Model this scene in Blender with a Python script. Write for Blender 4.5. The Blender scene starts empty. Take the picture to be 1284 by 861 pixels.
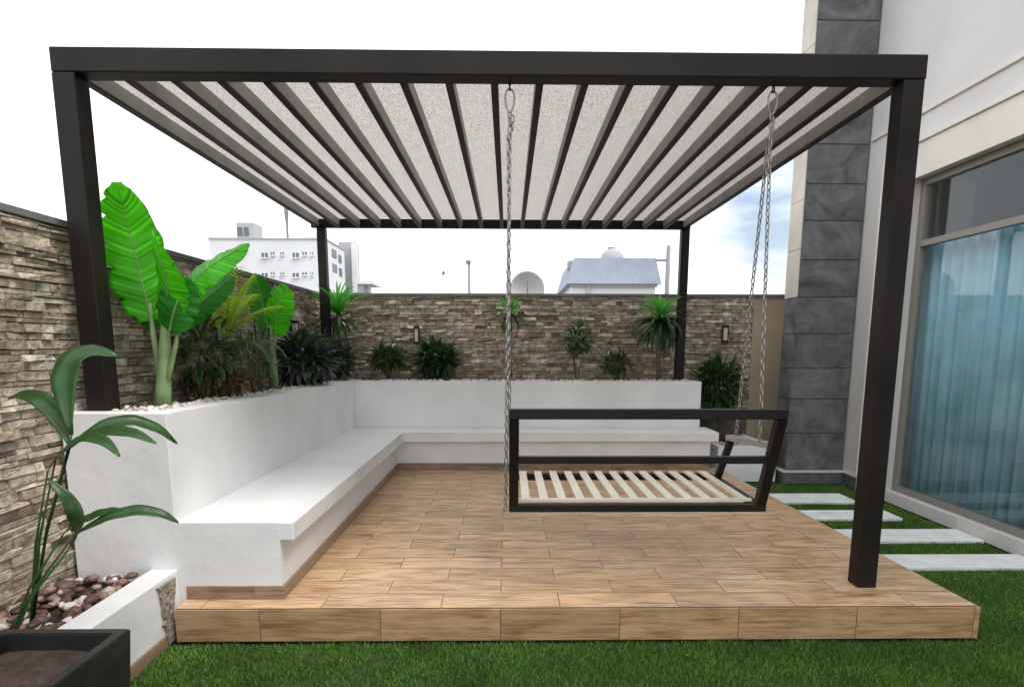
import bpy, bmesh, math, random
import numpy as np
from mathutils import Vector, Matrix, noise
random.seed(7); rng = np.random.default_rng(7)
R_ = math.radians
S = bpy.context.scene
C = bpy.context.collection

# ------------------------------------------------------------------ camera
H = 1.2; FPX = 760.0; CX = 648.0; CY = 550.0; VX = 637.0; VY = 433.0
_d = Vector(((VX-CX)/FPX, -(VY-CY)/FPX, -1)).normalized()
_x = Vector((-_d[2], 0, _d[0])).normalized()
_z = _x.cross(_d)
RM = Matrix((_x, _d, _z))            # camera axes expressed in the world
cam = bpy.data.cameras.new('camera'); camo = bpy.data.objects.new('camera', cam); C.objects.link(camo)
camo.matrix_world = Matrix.Translation((0, 0, H)) @ RM.to_4x4()
cam.sensor_width = 36; cam.lens = FPX/1284*36
cam.shift_x = (642-CX)/1284; cam.shift_y = (CY-430.5)/1284
cam.clip_start = 0.05; cam.clip_end = 3000
S.camera = camo
def at(px, py, Y):                    # world point on the plane Y seen at a photo pixel
    r = RM @ Vector(((px-CX)/FPX, -(py-CY)/FPX, -1))
    return Vector((0, 0, H)) + r*(Y/r[1])

# ------------------------------------------------------------------ world and sun
SUN_EL, SUN_AZ = R_(58), R_(118)      # azimuth clockwise from +Y: from the right, slightly behind the camera
W = bpy.data.worlds.new('World'); S.world = W; W.use_nodes = True
nt = W.node_tree; nt.nodes.clear(); N = nt.nodes.new; L = nt.links.new
out = N('ShaderNodeOutputWorld'); bg = N('ShaderNodeBackground'); L(bg.outputs[0], out.inputs[0])
sky = N('ShaderNodeTexSky'); sky.sky_type = 'NISHITA'; sky.sun_disc = False
sky.sun_elevation = SUN_EL; sky.sun_rotation = SUN_AZ; sky.dust_density = 2.0; sky.air_density = 1.0
tc = N('ShaderNodeTexCoord'); mp = N('ShaderNodeMapping'); mp.inputs['Scale'].default_value = (1.0, 1.0, 3.4)
mp.inputs['Location'].default_value = (0.35, 0.2, 0.1)
nz = N('ShaderNodeTexNoise'); nz.inputs['Scale'].default_value = 1.9; nz.inputs['Detail'].default_value = 7; nz.inputs['Roughness'].default_value = .55
L(tc.outputs['Generated'], mp.inputs[0]); L(mp.outputs[0], nz.inputs['Vector'])
# clouds thin out towards the right-hand part of the sky
sx = N('ShaderNodeSeparateXYZ'); L(tc.outputs['Generated'], sx.inputs[0])
mr = N('ShaderNodeMapRange'); mr.inputs[1].default_value = 0.10; mr.inputs[2].default_value = 0.42
mr.inputs[3].default_value = 0.60; mr.inputs[4].default_value = 0.05; xz = N('ShaderNodeMath'); xz.operation = 'MULTIPLY_ADD'; L(sx.outputs[2], xz.inputs[0]); xz.inputs[1].default_value = .40; L(sx.outputs[0], xz.inputs[2]); L(xz.outputs[0], mr.inputs[0])
ad = N('ShaderNodeMath'); ad.operation = 'ADD'; L(nz.outputs[0], ad.inputs[0]); L(mr.outputs[0], ad.inputs[1])
cr = N('ShaderNodeValToRGB'); cr.color_ramp.elements[0].position = .40; cr.color_ramp.elements[1].position = .60
cr.color_ramp.elements[0].color = (.12, .12, .12, 1)
L(ad.outputs[0], cr.inputs[0])
mx = N('ShaderNodeMixRGB'); L(cr.outputs[0], mx.inputs[0]); L(sky.outputs[0], mx.inputs[1]); mx.inputs[2].default_value = (10.4, 10.7, 11.2, 1)
L(mx.outputs[0], bg.inputs[0]); bg.inputs[1].default_value = 0.10
sun = bpy.data.lights.new('sun', 'SUN'); sun.energy = 1.5; sun.angle = R_(26); sun.color = (1, .965, .92)
so = bpy.data.objects.new('sun', sun); C.objects.link(so)
sd = Vector((math.sin(SUN_AZ)*math.cos(SUN_EL), math.cos(SUN_AZ)*math.cos(SUN_EL), math.sin(SUN_EL)))
so.rotation_euler = sd.to_track_quat('Z', 'Y').to_euler()
S.view_settings.view_transform = 'Standard'; S.view_settings.look = 'None'
S.view_settings.exposure = 0.74; S.view_settings.gamma = 1
S.render.engine = 'CYCLES'
S.cycles.max_bounces = 8; S.cycles.transparent_max_bounces = 12

# ------------------------------------------------------------------ helpers
def tag(o, label=None, cat=None, group=None, kind=None):
    if label: o['label'] = label
    if cat: o['category'] = cat
    if group: o['group'] = group
    if kind: o['kind'] = kind
    return o
def empty(name, loc, label=None, cat=None, group=None, rz=0):
    o = bpy.data.objects.new(name, None); C.objects.link(o)
    o.location = loc; o.rotation_euler.z = rz; o.empty_display_size = .1
    return tag(o, label, cat, group)
def link(name, bm, m, parent=None, smooth=False):
    me = bpy.data.meshes.new(name); bm.normal_update(); bm.to_mesh(me); bm.free()
    if smooth:
        for p in me.polygons: p.use_smooth = True
    for k in (m if isinstance(m, (list, tuple)) else [m]): me.materials.append(k)
    o = bpy.data.objects.new(name, me); C.objects.link(o)
    if parent: setpar(o, parent)
    return o
def setpar(o, parent):
    """parent keeping world coordinates (the parents here are only moved and turned about z)"""
    M = Matrix.Identity(4); chain = []; p = parent
    while p: chain.append(p); p = p.parent
    for q in reversed(chain): M = M @ q.matrix_parent_inverse @ q.matrix_basis
    o.parent = parent
    o.matrix_parent_inverse = M.inverted()
def copy_tree(o, delta, parent=None):
    c = o.copy(); C.objects.link(c)
    if parent is None: c.matrix_basis = Matrix.Translation(delta) @ o.matrix_basis
    c.parent = parent
    for ch in o.children: copy_tree(ch, delta, c)
    return c
def box(bm, lo, hi, bev=0, mi=0):
    x0, y0, z0 = lo; x1, y1, z1 = hi
    v = [bm.verts.new(p) for p in ((x0,y0,z0),(x1,y0,z0),(x1,y1,z0),(x0,y1,z0),(x0,y0,z1),(x1,y0,z1),(x1,y1,z1),(x0,y1,z1))]
    fs = [bm.faces.new([v[i] for i in q]) for q in ((0,3,2,1),(4,5,6,7),(0,1,5,4),(1,2,6,5),(2,3,7,6),(3,0,4,7))]
    for f in fs: f.material_index = mi
    if bev:
        es = list({e for f in fs for e in f.edges})
        bmesh.ops.bevel(bm, geom=es, offset=bev, segments=2, affect='EDGES', profile=.5)
    return v
def prism(bm, poly, z0, z1, bev=0):
    """vertical prism from a counter-clockwise polygon; z1 may be a function of (x, y)"""
    zt = z1 if callable(z1) else (lambda x, y: z1)
    a = [bm.verts.new((x, y, z0)) for x, y in poly]; b = [bm.verts.new((x, y, zt(x, y))) for x, y in poly]
    fs = [bm.faces.new(a[::-1]), bm.faces.new(b)]; n = len(poly)
    for i in range(n): fs.append(bm.faces.new((a[i], a[(i+1) % n], b[(i+1) % n], b[i])))
    if bev:
        bmesh.ops.bevel(bm, geom=list({e for f in fs for e in f.edges}), offset=bev, segments=2, affect='EDGES', profile=.5)
def tube(bm, pts, rad, n=10, cap=True, square=False):
    pts = [Vector(p) for p in pts]; rings = []
    if not hasattr(rad, '__len__'): rad = [rad]*len(pts)
    up0 = Vector((0, 0, 1))
    for i, p in enumerate(pts):
        t = (pts[min(i+1, len(pts)-1)]-pts[max(i-1, 0)]).normalized()
        u = up0 if abs(t.dot(up0)) < .95 else Vector((0, 1, 0))
        a = t.cross(u).normalized(); b = a.cross(t)
        rings.append([bm.verts.new(p+(a*math.cos(k*2*math.pi/n+(math.pi/4 if square else 0))+b*math.sin(k*2*math.pi/n+(math.pi/4 if square else 0)))*rad[i]) for k in range(n)])
    for r0, r1 in zip(rings, rings[1:]):
        for k in range(n): bm.faces.new((r0[k], r0[(k+1) % n], r1[(k+1) % n], r1[k]))
    if cap:
        bm.faces.new(rings[0][::-1]); bm.faces.new(rings[-1])
def bar(bm, a, b, w, h=None, side=None):
    """rectangular bar from a to b; w across `side`, h across the third axis"""
    a, b = Vector(a), Vector(b); h = h or w; t = (b-a).normalized()
    s = Vector(side) if side else (Vector((1, 0, 0)) if abs(t.x) < .9 else Vector((0, 1, 0)))
    s = (s-t*s.dot(t)).normalized(); u = t.cross(s)
    q = [(-1,-1),(1,-1),(1,1),(-1,1)]
    va = [bm.verts.new(a+s*(w/2*i)+u*(h/2*j)) for i, j in q]; vb = [bm.verts.new(b+s*(w/2*i)+u*(h/2*j)) for i, j in q]
    fs = [bm.faces.new(va[::-1]), bm.faces.new(vb)]
    for k in range(4): fs.append(bm.faces.new((va[k], va[(k+1) % 4], vb[(k+1) % 4], vb[k])))
    bmesh.ops.bevel(bm, geom=list({e for f in fs for e in f.edges}), offset=min(w, h)*.06, segments=2, affect='EDGES', profile=.5)

def mat(name, col, rough=.6, metal=0, bump=0, bscale=40, var=0, vscale=3, trans=None, island=None, spec=.5, detail=6):
    """principled material; col varied by +-var with noise, or a ramp over islands"""
    m = bpy.data.materials.new(name); m.use_nodes = True; t = m.node_tree; N = t.nodes.new; L = t.links.new
    b = t.nodes['Principled BSDF']; b.inputs['Roughness'].default_value = rough; b.inputs['Metallic'].default_value = metal
    b.inputs['Specular IOR Level'].default_value = spec
    co = N('ShaderNodeTexCoord'); src = None
    c4 = (*col, 1); b.inputs['Base Color'].default_value = c4
    if island:
        g = N('ShaderNodeNewGeometry'); r = N('ShaderNodeValToRGB'); L(g.outputs['Random Per Island'], r.inputs[0])
        els = r.color_ramp.elements
        for i, (p, c) in enumerate(island):
            e = els[i] if i < 2 else els.new(p)
            e.position = p; e.color = (*c, 1)
        src = r.outputs[0]
    if var:
        n = N('ShaderNodeTexNoise'); n.inputs['Scale'].default_value = vscale; n.inputs['Detail'].default_value = detail
        L(co.outputs['Object'], n.inputs['Vector'])
        mr = N('ShaderNodeMapRange'); mr.inputs[1].default_value = .3; mr.inputs[2].default_value = .7
        mr.inputs[3].default_value = 1-var; mr.inputs[4].default_value = 1+var; L(n.outputs[0], mr.inputs[0])
        mm = N('ShaderNodeVectorMath'); mm.operation = 'SCALE'; mm.inputs[0].default_value = col
        if src: L(src, mm.inputs[0])
        L(mr.outputs[0], mm.inputs['Scale']); src = mm.outputs[0]
    if src: L(src, b.inputs['Base Color'])
    if bump:
        n2 = N('ShaderNodeTexNoise'); n2.inputs['Scale'].default_value = bscale; n2.inputs['Detail'].default_value = 5
        L(co.outputs['Object'], n2.inputs['Vector'])
        bp = N('ShaderNodeBump'); bp.inputs['Strength'].default_value = min(1, bump); bp.inputs['Distance'].default_value = .01*max(1, bump)
        L(n2.outputs[0], bp.inputs['Height']); L(bp.outputs[0], b.inputs['Normal'])
    if trans:
        tr = N('ShaderNodeBsdfTranslucent'); tr.inputs[0].default_value = (*trans[1], 1)
        ms = N('ShaderNodeMixShader'); ms.inputs[0].default_value = trans[0]
        L(b.outputs[0], ms.inputs[1]); L(tr.outputs[0], ms.inputs[2])
        L(ms.outputs[0], t.nodes['Material Output'].inputs[0])
    return m

M = {}
M['plaster'] = mat('white_plaster', (.79, .79, .785), .62, bump=.45, bscale=9, var=.07, vscale=2.4, detail=12)
M['metal'] = mat('dark_brown_painted_steel', (.013, .0098, .0085), .5, bump=.08, bscale=60, var=.5, vscale=1.7, spec=.22)
M['rafter'] = mat('taupe_lit_steel', (.32, .30, .28), .5, bump=.08, bscale=60, var=.2, vscale=4)  # lighter than the beam steel: light on the rafter sides put into colour
M['chain'] = mat('galvanised_chain', (.34, .32, .29), .42, metal=.75, var=.25, vscale=60)
M['slat'] = mat('cream_painted_slat', (.76, .70, .57), .5, bump=.1, bscale=80, var=.06, vscale=6)
M['soil'] = mat('dark_soil', (.045, .028, .019), .95, bump=2, bscale=45, var=.5, vscale=22)
M['pebble'] = mat('white_pebble', (.7, .66, .6), .55, island=[(0, (.62, .57, .5)), (1, (.8, .78, .74)), (.2, (.25, .17, .13)), (.35, (.7, .62, .55))])
M['redpebble'] = mat('mixed_pebble', (.3, .2, .2), .5, island=[(0, (.05, .03, .028)), (1, (.75, .68, .64)), (.35, (.14, .07, .055)), (.6, (.30, .18, .15)), (.8, (.6, .5, .45))])
M['stone'] = mat('ledge_stone', (.3, .24, .19), .85, bump=1.6, bscale=38, var=.38, vscale=16,
    island=[(0, (.23, .18, .135)), (1, (.72, .64, .52)), (.2, (.35, .275, .205)), (.42, (.44, .35, .265)), (.6, (.40, .345, .28)), (.78, (.50, .415, .325)), (.92, (.63, .54, .43))])
M['mortar'] = mat('mortar', (.13, .11, .09), .95, bump=1, bscale=60, var=.3, vscale=20)
M['rawmortar'] = mat('raw_mortar', (.34, .29, .24), .95, bump=2, bscale=70, var=.55, vscale=38)
M['coping'] = mat('grey_coping', (.17, .16, .15), .8, bump=.5, bscale=40, var=.2)
M['beigewall'] = mat('beige_render', (.42, .335, .235), .8, bump=.4, bscale=50, var=.1, vscale=3)
M['beigestone'] = mat('cream_limestone', (.55, .50, .42), .6, bump=.3, bscale=18, var=.12, vscale=4)
M['facade'] = mat('off_white_facade', (.60, .58, .56), .6, bump=.3, bscale=16, var=.06, vscale=2)
M['trim'] = mat('pale_trim', (.66, .62, .55), .5, bump=.15, bscale=20, var=.07)
M['frame'] = mat('window_frame', (.23, .21, .18), .4)
M['curtain'] = mat('blue_curtain', (.34, .52, .60), .8, var=.15, vscale=5)
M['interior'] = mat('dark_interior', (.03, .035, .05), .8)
M['pot'] = mat('black_pot', (.018, .018, .018), .45, bump=.2, bscale=50, var=.4, vscale=9)
M['lamp'] = mat('black_lamp', (.012, .012, .012), .4)
M['lampglass'] = mat('frosted_glass', (.6, .6, .55), .3)
M['slab'] = mat('pale_slab', (.78, .80, .77), .65, bump=.4, bscale=40, var=.12, vscale=7, detail=10)
M['bark'] = mat('palm_bark', (.16, .11, .07), .9, bump=1.5, bscale=50, var=.3, vscale=20)
M['palestem'] = mat('banana_stem', (.27, .40, .17), .55, bump=.3, bscale=30, var=.25, vscale=12, trans=(.12, (.3, .4, .15)))
def leafmat(name, c, tcol, k=.45, rough=.4, var=.3): return mat(name, c, rough, var=var, vscale=7, trans=(k, tcol))
def veinmat(name, c, tcol):
    m = mat(name, c, .42, var=.38, vscale=6, trans=(.5, tcol)); t = m.node_tree; N = t.nodes.new; L = t.links.new
    uv = N('ShaderNodeUVMap'); s = N('ShaderNodeSeparateXYZ'); L(uv.outputs[0], s.inputs[0])
    a = N('ShaderNodeMath'); a.operation = 'ABSOLUTE'; L(s.outputs[0], a.inputs[0])
    k = N('ShaderNodeMath'); k.operation = 'MULTIPLY_ADD'; L(a.outputs[0], k.inputs[0]); k.inputs[1].default_value = -.10; L(s.outputs[1], k.inputs[2])
    c1 = N('ShaderNodeCombineXYZ'); L(k.outputs[0], c1.inputs[0])
    n = N('ShaderNodeTexNoise'); n.inputs['Scale'].default_value = 34; n.inputs['Detail'].default_value = 3; L(c1.outputs[0], n.inputs['Vector'])
    mr = N('ShaderNodeMapRange'); L(n.outputs[0], mr.inputs[0]); mr.inputs[1].default_value = .35; mr.inputs[2].default_value = .65; mr.inputs[3].default_value = .62; mr.inputs[4].default_value = 1.25
    for nd in list(t.nodes):
        if nd.type == 'BSDF_PRINCIPLED':
            src = nd.inputs['Base Color'].links[0].from_socket; v = N('ShaderNodeVectorMath'); v.operation = 'SCALE'; L(src, v.inputs[0]); L(mr.outputs[0], v.inputs['Scale']); L(v.outputs[0], nd.inputs['Base Color'])
            bp = N('ShaderNodeBump'); bp.inputs['Strength'].default_value = .5; bp.inputs['Distance'].default_value = .004; L(n.outputs[0], bp.inputs['Height']); L(bp.outputs[0], nd.inputs['Normal'])
        if nd.type == 'BSDF_TRANSLUCENT':
            v = N('ShaderNodeVectorMath'); v.operation = 'SCALE'; v.inputs[0].default_value = tcol; L(mr.outputs[0], v.inputs['Scale']); L(v.outputs[0], nd.inputs[0])
    return m
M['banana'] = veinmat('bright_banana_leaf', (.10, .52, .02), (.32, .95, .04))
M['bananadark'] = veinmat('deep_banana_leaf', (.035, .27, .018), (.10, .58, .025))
M['limeleaf'] = leafmat('lime_leaf', (.30, .46, .04), (.50, .72, .05), .45)
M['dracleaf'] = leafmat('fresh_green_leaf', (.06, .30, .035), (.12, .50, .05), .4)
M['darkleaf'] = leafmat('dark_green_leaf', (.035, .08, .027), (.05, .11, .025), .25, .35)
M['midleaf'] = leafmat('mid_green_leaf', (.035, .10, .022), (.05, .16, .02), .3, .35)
M['greyleaf'] = leafmat('grey_green_leaf', (.11, .12, .11), (.05, .06, .04), .12, .38)
M['redleaf'] = leafmat('reddish_brown_leaf', (.14, .075, .045), (.12, .07, .03), .2, .5)
M['paleleaf'] = leafmat('pale_green_leaf', (.12, .19, .09), (.15, .24, .08), .3, .45)
M['grass'] = mat('turf_blades', (.05, .15, .02), .7, trans=(.3, (.07, .22, .02)), island=[(0, (.045, .115, .014)), (1, (.27, .40, .075)), (.5, (.11, .24, .03))], var=.4, vscale=2.6)
M['lawn'] = mat('turf_base', (.018, .06, .010), .95, bump=1, bscale=90, var=.3, vscale=4)
M['ground'] = mat('bare_ground', (.20, .18, .15), .95, bump=.5, bscale=6, var=.2, vscale=.5)
M['bldg'] = mat('white_building', (.66, .67, .68), .8, var=.07, vscale=.5, detail=9)
M['bldggrey'] = mat('grey_building', (.36, .36, .37), .8, var=.05, vscale=.3)
M['winglass'] = mat('far_window', (.10, .11, .13), .3)
M['blueroof'] = mat('blue_roof', (.31, .35, .42), .8, var=.12, vscale=.8)
M['dish'] = mat('dish_grey', (.50, .49, .48), .6)
M['pole'] = mat('pole_grey', (.22, .22, .23), .6)

# wood-look porcelain tile: grain + running bond joints computed in shader space
def tile_mat(name, axes, offx, offy, rowh, base=((.33, .19, .10), (.74, .49, .28))):
    m = bpy.data.materials.new(name); m.use_nodes = True; t = m.node_tree; N = t.nodes.new; L = t.links.new
    b = t.nodes['Principled BSDF']; b.inputs['Roughness'].default_value = .42
    co = N('ShaderNodeTexCoord'); s = N('ShaderNodeSeparateXYZ'); L(co.outputs['Object'], s.inputs[0])
    c = N('ShaderNodeCombineXYZ'); L(s.outputs[axes[0]], c.inputs[0]); L(s.outputs[axes[1]], c.inputs[1])
    mp = N('ShaderNodeMapping'); mp.inputs['Location'].default_value = (offx, offy, 0); L(c.outputs[0], mp.inputs[0])
    br = N('ShaderNodeTexBrick'); br.offset = .5; br.inputs['Scale'].default_value = 1
    br.inputs['Brick Width'].default_value = .555; br.inputs['Row Height'].default_value = rowh
    br.inputs['Mortar Size'].default_value = .0022; br.inputs['Mortar Smooth'].default_value = .1; br.inputs['Bias'].default_value = 0
    br.inputs['Color1'].default_value = (0, 0, 0, 1); br.inputs['Color2'].default_value = (1, 1, 1, 1); br.inputs['Mortar'].default_value = (.5, .5, .5, 1)
    L(mp.outputs[0], br.inputs['Vector'])
    # grain: noise stretched along the plank, shifted per tile
    sh = N('ShaderNodeVectorMath'); sh.operation = 'MULTIPLY_ADD'; L(br.outputs['Color'], sh.inputs[0]); sh.inputs[1].default_value = (3.7, 9.1, 5.3); L(mp.outputs[0], sh.inputs[2])
    m2 = N('ShaderNodeMapping'); m2.inputs['Scale'].default_value = (3.4, 52, 1); L(sh.outputs[0], m2.inputs[0])
    n1 = N('ShaderNodeTexNoise'); n1.inputs['Scale'].default_value = 1.3; n1.inputs['Detail'].default_value = 9; n1.inputs['Roughness'].default_value = .62; n1.inputs['Distortion'].default_value = .5
    L(m2.outputs[0], n1.inputs['Vector'])
    m3 = N('ShaderNodeMapping'); m3.inputs['Scale'].default_value = (5, 16, 1); L(sh.outputs[0], m3.inputs[0])
    n3 = N('ShaderNodeTexNoise'); n3.inputs['Scale'].default_value = 1.0; n3.inputs['Detail'].default_value = 5; L(m3.outputs[0], n3.inputs['Vector'])
    mix = N('ShaderNodeMath'); mix.operation = 'MULTIPLY_ADD'; L(n3.outputs[0], mix.inputs[0]); mix.inputs[1].default_value = .45; 
    sc = N('ShaderNodeMath'); sc.operation = 'MULTIPLY'; L(n1.outputs[0], sc.inputs[0]); sc.inputs[1].default_value = .62; L(sc.outputs[0], mix.inputs[2])
    cr = N('ShaderNodeValToRGB'); e = cr.color_ramp.elements
    e[0].position = .39; e[0].color = (*base[0], 1); e[1].position = .60; e[1].color = (*base[1], 1)
    L(mix.outputs[0], cr.inputs[0])
    tv = N('ShaderNodeMapRange'); L(br.outputs['Color'], tv.inputs[0]); tv.inputs[3].default_value = .86; tv.inputs[4].default_value = 1.10
    vm = N('ShaderNodeVectorMath'); vm.operation = 'SCALE'; L(cr.outputs[0], vm.inputs[0]); L(tv.outputs[0], vm.inputs['Scale'])
    mj = N('ShaderNodeMixRGB'); L(br.outputs['Fac'], mj.inputs[0]); L(vm.outputs[0], mj.inputs[1]); mj.inputs[2].default_value = (.17, .11, .075, 1)
    L(mj.outputs[0], b.inputs['Base Color'])
    bp = N('ShaderNodeBump'); bp.inputs['Strength'].default_value = .35; bp.inputs['Distance'].default_value = .003
    hh = N('ShaderNodeMath'); hh.operation = 'SUBTRACT'; L(n1.outputs[0], hh.inputs[0]); L(br.outputs['Fac'], hh.inputs[1]); L(hh.outputs[0], bp.inputs['Height'])
    L(bp.outputs[0], b.inputs['Normal'])
    rr = N('ShaderNodeMapRange'); L(n3.outputs[0], rr.inputs[0]); rr.inputs[3].default_value = .22; rr.inputs[4].default_value = .44; L(rr.outputs[0], b.inputs['Roughness'])
    return m
M['tile'] = tile_mat('wood_look_floor_tile', (0, 1), .035+.555*4, -2.66+.167*40, .167)
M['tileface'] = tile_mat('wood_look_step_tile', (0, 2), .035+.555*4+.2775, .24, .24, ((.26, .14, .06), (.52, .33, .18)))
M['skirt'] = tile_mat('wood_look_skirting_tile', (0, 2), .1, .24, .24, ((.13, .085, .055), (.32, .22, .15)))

# dark slate cladding blocks: courses with pale veins
def slate_mat():
    m = bpy.data.materials.new('dark_slate_block'); m.use_nodes = True; t = m.node_tree; N = t.nodes.new; L = t.links.new
    b = t.nodes['Principled BSDF']; b.inputs['Roughness'].default_value = .6
    co = N('ShaderNodeTexCoord'); g = N('ShaderNodeNewGeometry')
    ofs = N('ShaderNodeVectorMath'); ofs.operation = 'MULTIPLY_ADD'; L(g.outputs['Random Per Island'], ofs.inputs[0]); ofs.inputs[1].default_value = (11, 7, 5); L(co.outputs['Object'], ofs.inputs[2])
    n = N('ShaderNodeTexNoise'); n.inputs['Scale'].default_value = 2.4; n.inputs['Detail'].default_value = 10; n.inputs['Roughness'].default_value = .68; n.inputs['Distortion'].default_value = 1.6
    L(ofs.outputs[0], n.inputs['Vector'])
    cr = N('ShaderNodeValToRGB'); e = cr.color_ramp.elements; e[0].position = .32; e[0].color = (.040, .041, .045, 1); e[1].position = .66; e[1].color = (.16, .16, .165, 1); L(n.outputs[0], cr.inputs[0])
    # veins where a second noise crosses its middle value
    n2 = N('ShaderNodeTexNoise'); n2.inputs['Scale'].default_value = 1.3; n2.inputs['Detail'].default_value = 7; n2.inputs['Roughness'].default_value = .6; n2.inputs['Distortion'].default_value = .6; L(ofs.outputs[0], n2.inputs['Vector'])
    s = N('ShaderNodeMath'); s.operation = 'SUBTRACT'; L(n2.outputs[0], s.inputs[0]); s.inputs[1].default_value = .50
    a = N('ShaderNodeMath'); a.operation = 'ABSOLUTE'; L(s.outputs[0], a.inputs[0])
    r = N('ShaderNodeMapRange'); L(a.outputs[0], r.inputs[0]); r.inputs[1].default_value = 0; r.inputs[2].default_value = .035; r.inputs[3].default_value = .16; r.inputs[4].default_value = 0
    mk = N('ShaderNodeMath'); mk.operation = 'MULTIPLY'; L(r.outputs[0], mk.inputs[0]); L(n.outputs[0], mk.inputs[1])
    mx = N('ShaderNodeMixRGB'); L(mk.outputs[0], mx.inputs[0]); L(cr.outputs[0], mx.inputs[1]); mx.inputs[2].default_value = (.42, .41, .40, 1)
    L(mx.outputs[0], b.inputs['Base Color'])
    bp = N('ShaderNodeBump'); bp.inputs['Strength'].default_value = .7; bp.inputs['Distance'].default_value = .015; L(n.outputs[0], bp.inputs['Height']); L(bp.outputs[0], b.inputs['Normal'])
    return m
M['slate'] = slate_mat()
# speckled translucent roof sheet
def sheet_mat():
    m = bpy.data.materials.new('speckled_translucent_sheet'); m.use_nodes = True; t = m.node_tree; N = t.nodes.new; L = t.links.new
    b = t.nodes['Principled BSDF']; b.inputs['Roughness'].default_value = .7
    co = N('ShaderNodeTexCoord'); n = N('ShaderNodeTexNoise'); n.inputs['Scale'].default_value = 125; n.inputs['Detail'].default_value = 1; L(co.outputs['Object'], n.inputs['Vector'])
    cr = N('ShaderNodeValToRGB'); e = cr.color_ramp.elements; e[0].position = .34; e[0].color = (.38, .36, .335, 1); e[1].position = .56; e[1].color = (.76, .745, .72, 1); L(n.outputs[0], cr.inputs[0])
    L(cr.outputs[0], b.inputs['Base Color'])
    tr = N('ShaderNodeBsdfTranslucent'); L(cr.outputs[0], tr.inputs[0])
    ms = N('ShaderNodeMixShader'); ms.inputs[0].default_value = .80; L(b.outputs[0], ms.inputs[1]); L(tr.outputs[0], ms.inputs[2]); L(ms.outputs[0], t.nodes['Material Output'].inputs[0])
    return m
M['sheet'] = sheet_mat()
def glass_mat():
    m = bpy.data.materials.new('window_glass'); m.use_nodes = True; t = m.node_tree; N = t.nodes.new; L = t.links.new
    t.nodes.remove(t.nodes['Principled BSDF'])
    a = N('ShaderNodeBsdfTransparent'); a.inputs[0].default_value = (.92, .96, .96, 1); g = N('ShaderNodeBsdfGlossy'); g.inputs['Roughness'].default_value = .02
    lw = N('ShaderNodeLayerWeight'); pw = N('ShaderNodeMath'); pw.operation = 'POWER'; L(lw.outputs['Facing'], pw.inputs[0]); pw.inputs[1].default_value = 5
    fr = N('ShaderNodeMath'); fr.operation = 'MULTIPLY_ADD'; L(pw.outputs[0], fr.inputs[0]); fr.inputs[1].default_value = .9; fr.inputs[2].default_value = .04; ms = N('ShaderNodeMixShader')
    L(fr.outputs[0], ms.inputs[0]); L(a.outputs[0], ms.inputs[1]); L(g.outputs[0], ms.inputs[2]); L(ms.outputs[0], t.nodes['Material Output'].inputs[0])
    return m
M['glass'] = glass_mat()

# ------------------------------------------------------------------ ground, lawn, terrace
GZ = -.165
b = bmesh.new(); bmesh.ops.create_grid(b, x_segments=8, y_segments=8, size=1500)
bmesh.ops.translate(b, verts=b.verts, vec=(0, 300, GZ-.03)); tag(link('ground', b, M['ground']), kind='structure')
b = bmesh.new(); box(b, (-2.04, -3, GZ-.026), (3.36, 6.6, GZ-.012)); tag(link('lawn', b, M['lawn']), kind='structure')

DL, DF = -1.53, 2.66
deck_poly = [(DL, DF), (2.20, DF+.012), (2.09, 5.95), (-1.2, 5.95), (-1.2, 2.85), (DL, 2.85)]
b = bmesh.new(); prism(b, [(DL, DF), (2.20, DF), (2.09, 5.9), (-1.2, 5.9), (-1.2, 2.85), (DL, 2.85)], GZ+.002, 0)
deck = tag(link('terrace', b, M['tile']), kind='structure')
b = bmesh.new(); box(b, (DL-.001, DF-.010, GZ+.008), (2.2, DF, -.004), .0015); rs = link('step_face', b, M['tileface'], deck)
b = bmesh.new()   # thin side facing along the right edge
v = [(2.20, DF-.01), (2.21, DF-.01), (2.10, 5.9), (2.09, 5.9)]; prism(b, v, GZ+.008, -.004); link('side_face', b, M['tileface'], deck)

# turf blades (nobody could count them)
def blades(regions):
    V = []; 
    for (x0, x1, y0, y1, dens, h, w, test) in regions:
        n = int((x1-x0)*(y1-y0)*dens)
        x = rng.uniform(x0, x1, n); y = rng.uniform(y0, y1, n)
        if test is not None:
            k = test(x, y); x = x[k]; y = y[k]
        n = len(x); hh = h*rng.uniform(.55, 1.15, n)
        # gentle clumping
        cl = .75+.25*np.sin(x*9+3*np.sin(y*7))*np.sin(y*11+2*np.sin(x*5)); hh *= cl
        a = rng.uniform(0, 6.283, n); lx = rng.normal(0, .45, n)*hh; ly = rng.normal(0, .45, n)*hh
        dx = np.cos(a)*w/2; dy = np.sin(a)*w/2; z = np.full(n, GZ-.012)
        P = np.stack([np.stack([x-dx, y-dy, z], 1), np.stack([x+dx, y+dy, z], 1),
                      np.stack([x+lx*.5+dx*.7, y+ly*.5+dy*.7, z+hh*.6], 1), np.stack([x+lx, y+ly, z+hh], 1),
                      np.stack([x+lx*.5-dx*.7, y+ly*.5-dy*.7, z+hh*.6], 1)], 1)
        V.append(P.reshape(-1, 3))
    V = np.concatenate(V); n = len(V)//5
    me = bpy.data.meshes.new('grass'); me.vertices.add(n*5); me.vertices.foreach_set('co', V.ravel())
    me.loops.add(n*5); me.loops.foreach_set('vertex_index', np.arange(n*5)); me.polygons.add(n)
    me.polygons.foreach_set('loop_start', np.arange(n)*5); me.polygons.foreach_set('loop_total', np.full(n, 5)); me.update(calc_edges=True)
    me.materials.append(M['grass']); o = bpy.data.objects.new('grass', me); C.objects.link(o)
    return tag(o, kind='stuff')
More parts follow.
